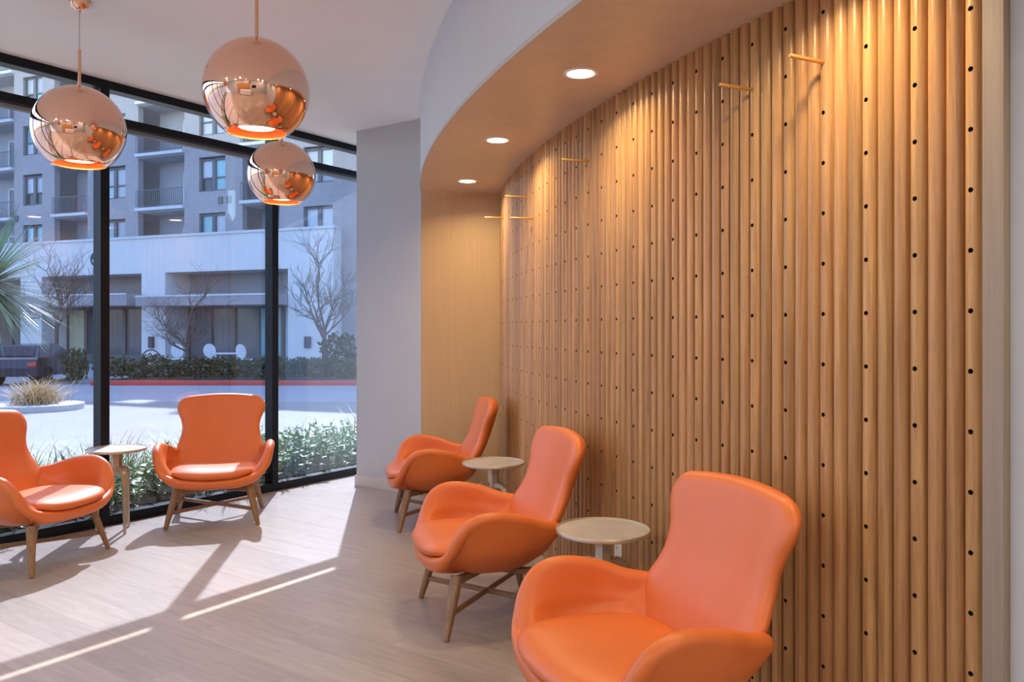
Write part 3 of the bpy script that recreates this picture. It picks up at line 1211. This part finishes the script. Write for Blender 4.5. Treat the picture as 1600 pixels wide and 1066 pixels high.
def part(name, m, *boxes, parent=None):
    q = MB()
    for b in boxes:
        q.box(*b)
    return q.build(name, m, parent or bld)


PT = 6.67
uL, uR = -62.0, fu(521)
oA = (fu(65), fu(221), 4.72)
oB = (fu(258), fu(450), 4.70)
oC = (fu(-150), fu(32), 4.70)
# shop base: piers and the band above the openings
cols = [(uL, oC[0]), (oC[1], oA[0]), (oA[1], oB[0]), (oB[1], uR)]
part('base_wall', 'stucco', *[(a, b, 0.0, 2.2, GZ, 4.7) for a, b in cols], (uL, uR, 0.0, 2.2, 4.7, PT), (uL, uR, 2.2, 3.0, GZ, PT))
part('parapet_cap', 'slab_far', (uL, uR + 0.1, -0.08, 0.4, PT, PT + 0.14))
for (a, b, h) in (oA, oB, oC):
    part('shopfront_wall', 'recess_far', (a, b, 1.9, 2.2, 2.9, h), (a, b, 1.95, 2.2, GZ, GZ + 0.5))
    n = max(3, int((b - a) / 1.45))
    for k in range(n):
        x0, x1 = a + (b - a) * k / n, a + (b - a) * (k + 1) / n
        fr = part('shop_window', 'frame_far', (x0, x0 + 0.1, 1.7, 1.9, GZ, 2.95), (x1 - 0.1, x1, 1.7, 1.9, GZ, 2.95),
                  (x0, x1, 1.7, 1.9, 2.72, 2.95), (x0, x1, 1.7, 1.9, GZ, GZ + 0.45))
        pm = ['pane_dark', 'pane_teal', 'pane_dark', 'pane_dark', 'pane_blind', 'pane_curtain', 'pane_dark', 'pane_teal'][(k * 3 + int(a * 7)) % 8]
        part('pane', pm, (x0 + 0.1, x1 - 0.1, 1.82, 1.86, GZ + 0.45, 2.72), parent=fr)
    part('clerestory', 'recess_far', (a, b, 1.3, 1.9, 3.45, 3.6))
for (x0, x1, z0, z1) in ((fu(40), fu(222), 2.85, 3.52), (fu(236), fu(449), 2.80, 3.36), (fu(-160), fu(24), 2.85, 3.52)):
    part('canopy', 'canopy_far', (x0, x1, -1.1, 1.9, z0, z1))
    part('canopy_edge', 'slab_far', (x0, x1, -1.14, -1.1, z1 - 0.07, z1 + 0.02))
for px in (238, 482):
    x = fu(px)
    part('wall_lamp', 'sign_dark', (x - 0.16, x + 0.16, -0.16, 0.0, fz(px, 544), fz(px, 526)))

# upper floors, set back
BK = 2.6
SLABS = [5.65, 8.9, 12.2, 15.4, 18.6, 21.8]
TOP = 23.0


def ub(px):
    return fu(px, BK)


uR2 = ub(534)
rec = [(ub(-75), ub(22)), (ub(85), ub(137)), (ub(216), ub(288)), (ub(379), ub(437))]
win = [(ub(36), ub(66)), (ub(158), ub(196)), (ub(311), ub(352)), (ub(474), ub(520))]
solid, cur = [], -62.0
opn = sorted(rec + win)
for a, b in opn:
    solid.append((cur, a))
    cur = b
solid.append((cur, uR2))
boxes = [(a, b, BK, BK + 0.4, PT, TOP) for a, b in solid]
for a, b in win:
    for i, z in enumerate(SLABS):
        nz = SLABS[i + 1] if i + 1 < len(SLABS) else TOP
        boxes.append((a, b, BK, BK + 0.4, max(PT, z - 0.55), z + 0.72))
    boxes.append((a, b, BK, BK + 0.4, SLABS[-1] + 2.75, TOP))
part('upper_wall', 'brick_far', *boxes, (-62, uR2, BK + 2.4, BK + 12, PT, TOP))
part('roof_parapet', 'slab_far', (-62, uR2, BK - 0.1, BK + 0.4, TOP, TOP + 0.3))
for a, b in win:
    for z in SLABS[:4]:
        z0, z1 = z + 0.72, z + 2.65
        if z1 < PT + 0.3:
            continue
        m_ = (a + b) / 2
        fr = part('window', 'frame_far', (a, b, BK + 0.15, BK + 0.38, z0, z0 + 0.1), (a, b, BK + 0.15, BK + 0.38, z1 - 0.1, z1),
                  (a, a + 0.1, BK + 0.15, BK + 0.38, z0, z1), (b - 0.1, b, BK + 0.15, BK + 0.38, z0, z1), (m_ - 0.12, m_ + 0.12, BK + 0.15, BK + 0.38, z0, z1),
                  (a, b, BK + 0.18, BK + 0.38, z0 + 0.78, z0 + 0.86))
        for (c, d) in ((a + 0.1, m_ - 0.12), (m_ + 0.12, b - 0.1)):
            part('pane', rnd.choice(['pane_blind', 'pane_teal', 'pane_blind']), (c, d, BK + 0.26, BK + 0.3, z0 + 0.86, z1 - 0.1), parent=fr)
            part('pane', rnd.choice(['pane_dark', 'pane_teal', 'pane_blind']), (c, d, BK + 0.26, BK + 0.3, z0 + 0.1, z0 + 0.78), parent=fr)
for a, b in rec:
    for i, z in enumerate(SLABS[:5]):
        bz = SLABS[i + 1]
        bal = part('balcony', 'panel_far', (a, b, BK + 1.7, BK + 2.4, z, bz - 0.25), (a, b, BK + 0.05, BK + 2.4, bz - 0.25, bz - 0.2))
        part('slab_edge', 'slab_far', (a - 0.05, b + 0.05, BK - 0.25, BK + 1.7, z - 0.18, z), parent=bal)
        if bz < PT:
            continue
        w = b - a
        x0, x1 = a + w * 0.55, b - w * 0.06
        part('door_frame', 'frame_white', (x0, x0 + 0.12, BK + 1.6, BK + 1.7, z, z + 2.35), (x1 - 0.12, x1, BK + 1.6, BK + 1.7, z, z + 2.35),
             (x0, x1, BK + 1.6, BK + 1.7, z + 2.23, z + 2.35), parent=bal)
        part('pane', 'pane_dark', (x0 + 0.12, x1 - 0.12, BK + 1.63, BK + 1.67, z, z + 2.23), parent=bal)
        q = MB().box(a, b, BK - 0.2, BK - 0.16, z + 1.02, z + 1.07).box(a, b, BK - 0.2, BK - 0.16, z + 0.08, z + 0.11)
        nb = int(w / 0.16)
        for k in range(nb + 1):
            x = a + w * k / nb
            q.box(x - 0.012, x + 0.012, BK - 0.19, BK - 0.17, z + 0.08, z + 1.05)
        q.build('railing', 'frame_far', bal)
# unseen stepped blocks added above the frame to level the building's street shadow
for a, b, h in ((-12, -4, 25.8), (-20, -12, 28.6), (-28, -20, 31.3), (-62, -28, 34.0)):
    part('roof_shadow_block', 'brick_far', (a, b, BK + 0.41, BK + 10, TOP, h))
# small vents
for px, py in ((20, 342), (26, 342), (345, 313), (358, 312)):
    x = ub(px)
    z = fz(px, py, BK)
    part('vent', 'frame_far', (x - 0.16, x + 0.16, BK - 0.06, BK, z - 0.2, z + 0.2))

# round sign on the shop base, half hidden by the window post
sg = tag(empty('round_sign', (0, 0, 0), 0), 'round dark shop sign with white letters on the pale wall across the street', 'sign')
sp = FO + FE * fu(151) + FNR * 0.0
sg.location = (sp.x, sp.y, fz(151, 405))
sg.rotation_euler = (0, 0, math.atan2(FE.y, FE.x))
q = MB()
n = 32
q.add([(0.42 * math.cos(2 * PI * k / n), y, 0.42 * math.sin(2 * PI * k / n)) for y in (0.0, -0.08) for k in range(n)],
      [tuple(range(n)), tuple(range(2 * n - 1, n - 1, -1))] + [(k, (k + 1) % n, n + (k + 1) % n, n + k) for k in range(n)])
q.build('disc', 'sign_dark', sg)


def stroke(pts, w, parent):
    q_ = MB()
    for (x0, z0), (x1, z1) in zip(pts[:-1], pts[1:]):
        d = Vector((x1 - x0, z1 - z0)).normalized()
        nx, nz = -d.y * w / 2, d.x * w / 2
        v = [(x0 + nx, z0 + nz), (x1 + nx, z1 + nz), (x1 - nx, z1 - nz), (x0 - nx, z0 - nz)]
        q_.add([(a, -0.081, b) for a, b in v] + [(a, -0.095, b) for a, b in v], [(0, 1, 2, 3), (7, 6, 5, 4), (0, 1, 5, 4), (1, 2, 6, 5), (2, 3, 7, 6), (3, 0, 4, 7)])
    q_.build('letter', 'sign_white', parent)


stroke([(-0.08, 0.26), (-0.08, 0.02), (0.08, 0.02), (0.08, 0.26)], 0.05, sg)
stroke([(-0.22, -0.04), (-0.12, -0.24), (-0.02, -0.04)], 0.05, sg)
stroke([(0.04, -0.04), (0.14, -0.24), (0.24, -0.04)], 0.05, sg)

# darker brick wing at the right, running back from the shop base
tp = FO + FE * (uR + 0.02) + FNR * -0.72
tw = tag(empty('brick_wing', (tp.x, tp.y, 0), math.atan2(FE.y, FE.x)), 'dark brick building wing at the right edge of the window view', 'building')
MB().box(0, 16, 0, 8, GZ, 20.7).box(-1.2, 0.01, 1.95, 8, PT + 0.2, 20.7).build('brick_wall', 'brick_dark', tw)
for z in (4.2, 7.5, 10.8, 14.0):
    fr = MB().box(1.2, 3.0, -0.06, 0.0, z, z + 1.9).build('window', 'frame_far', tw)
    MB().box(1.3, 2.05, -0.08, -0.061, z + 0.1, z + 1.8).build('pane', 'pane_blind', fr)
    MB().box(2.15, 2.9, -0.08, -0.061, z + 0.1, z + 1.8).build('pane', 'pane_teal', fr)

# ---- bare trees


def bare_tree(loc, height, spread, seed, label, first=0.36, wide=1.0):
    r = random.Random(seed)
    root = tag(empty('bare_tree', loc), label, 'tree', 'bare trees across the street')
    trunk, tw_ = MB(), MB()
    th = height * first
    tp_ = [Vector((0, 0, -0.02)), Vector((r.uniform(-.05, .05), 0, th * 0.5)), Vector((r.uniform(-.08, .08), 0, th))]
    trunk.tube(tp_, [height * 0.022, height * 0.019, height * 0.016], 8, up=(0, 1, 0))

    def grow(p, d, L, rad, depth):
        n = 3
        pts, cur_ = [p], p
        for k in range(n):
            d = (d + Vector((r.gauss(0, .13), r.gauss(0, .13), r.gauss(0.04, .1)))).normalized()
            cur_ = cur_ + d * (L / n)
            pts.append(cur_)
        tw_.tube(pts, [rad, rad * 0.82, rad * 0.66, rad * 0.5], 5 if depth < 2 else 3, up=(0.3, 0.9, 0.2))
        if depth >= 5:
            return
        for k in range(r.choice([3, 3, 4]) if depth < 4 else 2):
            i = r.choice([1, 2, 3, 3])
            side = Vector((r.gauss(0, 1) * wide, r.gauss(0, 1) * wide, r.gauss(0.3, .5))).normalized()
            nd = (d * 0.75 + side * spread).normalized()
            grow(pts[i], nd, L * r.uniform(.6, .8), rad * 0.55, depth + 1)
    for k in range(7):
        a = 2 * PI * k / 7 + r.uniform(-.3, .3)
        d = Vector((math.cos(a) * spread * wide, math.sin(a) * spread * wide, 1.0 - 0.5 * (k % 2))).normalized()
        grow(tp_[2] - Vector((0, 0, th * 0.12 * (k % 3))), d, height * r.uniform(.22, .3), height * 0.010, 1)
    grow(tp_[2], Vector((0, 0, 1)), height * 0.34, height * 0.012, 1)
    tr_ = trunk.build('trunk', 'bark', root, 60)
    tw_.build('branches', 'bark', root)
    return root


p = at(507, 576, 37)
bare_tree((p.x, p.y, GZ), 5.6, 0.62, 3, 'bare tree with a clear trunk in the right-hand window pane', 0.34)
p = at(292, 580, 34)
bare_tree((p.x, p.y, GZ), 4.5, 0.9, 11, 'wide spreading bare tree in the middle window pane, before the shopfront', 0.30, 1.5)
p = at(88, 580, 39)
bare_tree((p.x, p.y, GZ), 5.2, 0.7, 5, 'thin bare tree in the left window pane, before the pale wall', 0.5)

# ---- leaves


def leaf_cloud(n, rx, ry, rz_, size, seed, shell=0.55):
    r = random.Random(seed)
    q_ = MB()
    for _ in range(n):
        d = Vector((r.gauss(0, 1), r.gauss(0, 1), r.gauss(0, 1))).normalized() * (shell + (1 - shell) * r.random())
        c = Vector((d.x * rx, d.y * ry, rz_ + d.z * rz_ * 0.98))
        if c.z < 0.02:
            c.z = 0.02 + r.random() * 0.1
        t = Vector((r.gauss(0, 1), r.gauss(0, 1), r.gauss(0.3, 1))).normalized()
        s_ = t.cross(Vector((r.gauss(0, 1), r.gauss(0, 1), r.gauss(0, 1)))).normalized()
        L = size * r.uniform(.7, 1.3)
        w = L * 0.28
        q_.add([c, c + t * L * 0.5 + s_ * w, c + t * L, c + t * L * 0.5 - s_ * w], [(0, 1, 2, 3)])
    return q_


hedge0 = None
hi = 0
hedge_me = [leaf_cloud(650, 0.66, 0.62, 0.55, 0.15, 20 + k).mesh('hedge_shrub', 'hedge_leaf') for k in range(3)]
for row in range(2):
    for px in range(172 + row * 22, 590, 46):
        Zp = 29.6 + row * 1.5 + rnd.uniform(-0.15, 0.15)
        c = at(px + rnd.uniform(-3, 3), 500, Zp)
        o = link('hedge_shrub', hedge_me[hi % 3])
        hi += 1
        o.location = (c.x, c.y, GZ + 0.11)
        o.rotation_euler = (0, 0, rnd.uniform(0, 6))
        k = rnd.uniform(0.85, 1.05)
        o.scale = (k, k, k * rnd.uniform(.68, .85))
        tag(o, 'low dark shrub behind the red kerb, %s row, seen through the %s pane' % (('front', 'back')[row], 'middle' if px < 430 else 'right'), 'shrub', 'shrubs behind the red kerb')
for px, Zp, sx, sz in ((118, 29, 0.75, 1.2), (530, 34.5, 1.3, 1.6)):
    c = at(px, 500, Zp)
    o = link('hedge_shrub', hedge_me[1])
    o.location = (c.x, c.y, GZ + (0.11 if px > 150 else 0))
    o.scale = (sx, sx, sz)
    tag(o, 'tall dark bush beside the parked car' if px < 200 else 'tall rounded bush at the foot of the bare tree in the right pane', 'shrub')


def blades(n, length, width, droop, seed, up=0.9, base=0.06, m='grass_leaf', name='grass_clump', segs=4):
    r = random.Random(seed)
    q_ = MB()
    for _ in range(n):
        a = r.uniform(0, 2 * PI)
        h = Vector((math.cos(a), math.sin(a), 0))
        s_ = Vector((-h.y, h.x, 0))
        p_ = Vector((r.gauss(0, base), r.gauss(0, base), 0.0))
        el = r.uniform(up - 0.35, up + 0.35)
        L = length * r.uniform(.65, 1.15)
        vs_ = []
        for k in range(segs + 1):
            w = width * (1 - (k / segs) ** 2 * 0.92) * 0.5
            vs_ += [p_ + s_ * w, p_ - s_ * w]
            e = el - droop * (k / segs)
            p_ = p_ + (h * math.cos(e) + Vector((0, 0, 1)) * math.sin(e)) * (L / segs)
        q_.add(vs_, [(2 * k, 2 * k + 1, 2 * k + 3, 2 * k + 2) for k in range(segs)])
    return q_.mesh(name, m)


grass_me = [blades(150, 0.56, 0.010, 1.1, 40 + k, up=1.15, base=0.07) for k in range(3)]


def leafy(seed):
    r = random.Random(seed)
    q_ = MB()
    for _ in range(22):
        a = r.uniform(0, 2 * PI)
        h = Vector((math.cos(a), math.sin(a), 0))
        p0 = Vector((r.gauss(0, .05), r.gauss(0, .05), 0))
        p1 = p0 + h * r.uniform(.03, .24) + Vector((0, 0, r.uniform(.2, .46)))
        q_.tube([p0, (p0 + p1) / 2 + Vector((0, 0, .03)), p1], 0.003, 3, up=(0.3, 0.9, 0.1))
        for _k in range(20):
            c = p0.lerp(p1, r.uniform(.25, 1.0))
            t = Vector((r.gauss(0, 1), r.gauss(0, 1), r.gauss(.35, .6))).normalized()
            s_ = t.cross(Vector((r.gauss(0, .4), r.gauss(0, .4), 1))).normalized()
            L = r.uniform(.04, .09)
            w = L * .2
            q_.add([c, c + t * L * .45 + s_ * w, c + t * L, c + t * L * .45 - s_ * w], [(0, 1, 2, 3)])
    return q_.mesh('leafy_plant', 'broad_leaf')


leafy_me = [leafy(60 + k) for k in range(3)]
k = 0
for row, off in enumerate((0.42, 0.78, 1.15)):
    s = -1.6 + row * 0.13
    while s < 4.6:
        c = wp(s, off + rnd.uniform(-.08, .08))
        lf = (row == 0 and rnd.random() < .6) or (s > 2.1 and rnd.random() < .6)
        o = link('leafy_plant' if lf else 'grass_clump', (leafy_me if lf else grass_me)[k % 3])
        o.location = (c.x, c.y, -0.06)
        o.rotation_euler = (0, 0, rnd.uniform(0, 6.2))
        z = rnd.uniform(0.95, 1.2) if lf else rnd.uniform(1.05, 1.3)
        o.scale = (z, z, z)
        pane = 'left' if s < MULL_A else ('middle' if s < MULL_B else 'right')
        rw = ('row nearest the glass', 'middle row', 'row farthest from the glass')[row]
        if lf:
            tag(o, 'green leafy plant by the %s window pane, %s' % (pane, rw), 'plant', 'leafy plants outside the window')
        else:
            tag(o, 'arching green grass clump by the %s window pane, %s' % (pane, rw), 'grass', 'grass clumps outside the window')
        k += 1
        s += rnd.uniform(.24, .32)

# yucca
yc = at(-24, 445, 8.6)
yr = tag(empty('yucca', (yc.x, yc.y, GZ)), 'spiky blue-green yucca outside at the left edge of the window', 'yucca')
MB().tube([(0, 0, -0.02), (0.03, 0, 1.0), (0, 0, yc.z - GZ + 0.05)], [0.11, 0.09, 0.10], 10, up=(0, 1, 0)).build('trunk', 'bark', yr, 60)
r = random.Random(5)
q = MB()
for _ in range(480):
    z = r.uniform(-0.75, 1)
    a = r.uniform(0, 2 * PI)
    h = math.sqrt(1 - z * z)
    d = Vector((h * math.cos(a), h * math.sin(a), z))
    s_ = d.cross(Vector((0, 0, 1)))
    if s_.length < .05:
        continue
    s_.normalize()
    L = r.uniform(.66, .95)
    c = Vector((0, 0, yc.z - GZ))
    vs_ = []
    p_ = c + d * 0.06
    for k in range(5):
        w = 0.017 * (1 - (k / 4) ** 1.5 * .9)
        vs_ += [p_ + s_ * w, p_ - s_ * w]
        d = (d + Vector((0, 0, -0.05))).normalized()
        p_ = p_ + d * L / 4
    q.add(vs_, [(2 * k, 2 * k + 1, 2 * k + 3, 2 * k + 2) for k in range(4)])
q.build('leaves', 'yucca_leaf', yr)

# traffic island with a tan grass clump
ic = at(52, 640, 19.4)
q = MB()
q.prism([(ic.x + 1.15 * math.cos(2 * PI * k / 28) * (1.3 if math.cos(2 * PI * k / 28) < 0 else 1), ic.y + .95 * math.sin(2 * PI * k / 28)) for k in range(28)], GZ, GZ + 0.15)
tag(q.build('traffic_island', 'kerb'), 'low rounded concrete island with tan grass, at left in the street', 'island')
dg_me = blades(420, 0.85, 0.02, 1.0, 77, up=1.0, base=0.22, m='dry_grass', name='dry_grass')
o = link('dry_grass', dg_me)
o.location = (ic.x + 0.1, ic.y, GZ + 0.15)
tag(o, 'tan ornamental grass clump growing on the traffic island', 'grass')

# parked car, seen from behind
cc = at(62, 560, 29.6)
cr = tag(empty('parked_car', (cc.x, cc.y, GZ), math.radians(6)), 'dark parked car with a red tail light across the street at left', 'car')
prof = [(-2.1, .32), (-2.15, .62), (-2.05, .92), (-1.9, .98), (1.3, .95), (2.05, .80), (2.15, .55), (2.1, .32)]
q = MB()


def extrude_y(q_, pr, w0, w1=None):
    w1 = w0 if w1 is None else w1
    n_ = len(pr)
    zs = [z_ for _, z_ in pr]
    lo, hi_ = min(zs), max(zs)
    ww = [w0 + (w1 - w0) * (z_ - lo) / (hi_ - lo) for z_ in zs]
    vs_ = [(-w, y, z_) for (y, z_), w in zip(pr, ww)] + [(w, y, z_) for (y, z_), w in zip(pr, ww)]
    q_.add(vs_, [tuple(range(n_)), tuple(range(2 * n_ - 1, n_ - 1, -1))] + [(i, (i + 1) % n_, n_ + (i + 1) % n_, n_ + i) for i in range(n_)])


extrude_y(q, prof, 0.9, 0.84)
q.build('body', 'car_paint', cr)
q = MB()
extrude_y(q, [(-1.85, .975), (-1.35, 1.40), (0.1, 1.44), (0.95, .96)], 0.80, 0.58)
cb = q.build('cabin', 'car_paint', cr)
q = MB()
q.add([(-.66, -1.82, 1.03), (.66, -1.82, 1.03), (.54, -1.43, 1.36), (-.54, -1.43, 1.36)], [(0, 1, 2, 3)])
q.add([(-.66, -1.80, 1.02), (.66, -1.80, 1.02), (.54, -1.41, 1.35), (-.54, -1.41, 1.35)], [(3, 2, 1, 0)])
q.build('rear_window', 'car_glass', cb)
for sx in (-1, 1):
    MB().cbox(sx * .72 - .14, sx * .72 + .14, -2.17, -2.08, .68, .82, .01).build('tail_light', 'tail_red', cr)
    for yy in (-1.3, 1.35):
        q = MB()
        n = 20
        q.add([(sx * .80 + dx, yy + .33 * math.cos(2 * PI * k / n), .33 + .33 * math.sin(2 * PI * k / n)) for dx in (-.1, .1) for k in range(n)],
              [tuple(range(n)), tuple(range(2 * n - 1, n - 1, -1))] + [(k, (k + 1) % n, n + (k + 1) % n, n + k) for k in range(n)])
        q.build('wheel', 'tyre', cr)

# cafe chairs, a table and a hoop stand on the pavement across the street


def cafe_chair():
    root = empty('cafe_chair')
    tag(root, 'white cafe chair', 'chair', 'white cafe chairs across the street')
    MB().cbox(-.22, .22, -.22, .22, .43, .47, .01).build('seat', 'cafe_white', root)
    q_ = MB()
    n_ = 24
    pts = [(0.23 * math.cos(2 * PI * k / n_), .22 + .05 * math.sin(2 * PI * k / n_), .76 + .27 * math.sin(2 * PI * k / n_)) for k in range(n_)]
    q_.add([(x, y - .02, z) for x, y, z in pts] + [(x, y + .02, z) for x, y, z in pts],
           [tuple(range(n_)), tuple(range(2 * n_ - 1, n_ - 1, -1))] + [(k, (k + 1) % n_, n_ + (k + 1) % n_, n_ + k) for k in range(n_)])
    q_.build('backrest', 'cafe_white', root)
    for sx in (-1, 1):
        for sy in (-1, 1):
            MB().bar((sx * .19, sy * .19, .44), (sx * .22, sy * .22, 0), .035, .035, .025, .025, up=(0, 1, 0)).build('leg', 'cafe_white', root)
    return root


cc0 = cafe_chair()
for i, (px, rz_, Zp, lb) in enumerate(((279, 0.2, 38.2, 'leftmost white cafe chair, beside the white pier across the street'),
                                        (330, 0.1, 38.2, 'white oval-backed cafe chair before the shop door across the street'),
                                        (383, -0.4, 37.2, 'rightmost white cafe chair before the shopfront across the street'))):
    o = cc0 if i == 0 else copy_tree(cc0)
    c = at(px, 560, Zp)
    o.location = (c.x, c.y, GZ)
    o.rotation_euler = (0, 0, PI + rz_)
    o.scale = (1.25, 1.25, 1.25)
    o['label'] = lb
c = at(357, 560, 37.8)
ct = tag(empty('cafe_table', (c.x, c.y, GZ)), 'white cafe table between the cafe chairs across the street', 'table')
MB().cbox(-.6, .6, -.35, .35, .80, .86, .01).build('table_top', 'cafe_white', ct)
for sx in (-1, 1):
    for sy in (-1, 1):
        MB().bar((sx * .5, sy * .28, .8), (sx * .5, sy * .28, 0), .05, .05, up=(0, 1, 0)).build('leg', 'cafe_white', ct)
c = at(236, 560, 36.0)
q = MB()
q.tube([(.42 * math.cos(PI * k / 16), 0, .62 + .42 * math.sin(PI * k / 16)) for k in range(17)] , 0.03, 8, up=(0, 1, 0))
br = tag(empty('bike_rack', (c.x, c.y, GZ)), 'dark hoop bike rack before the white pier across the street', 'rack')
q.build('hoop', 'sign_dark', br, 60)
for sx in (-1, 1):
    MB().tube([(sx * .42, 0, 0), (sx * .42, 0, .63)], .03, 8, up=(0, 1, 0)).build('post', 'sign_dark', br, 60)
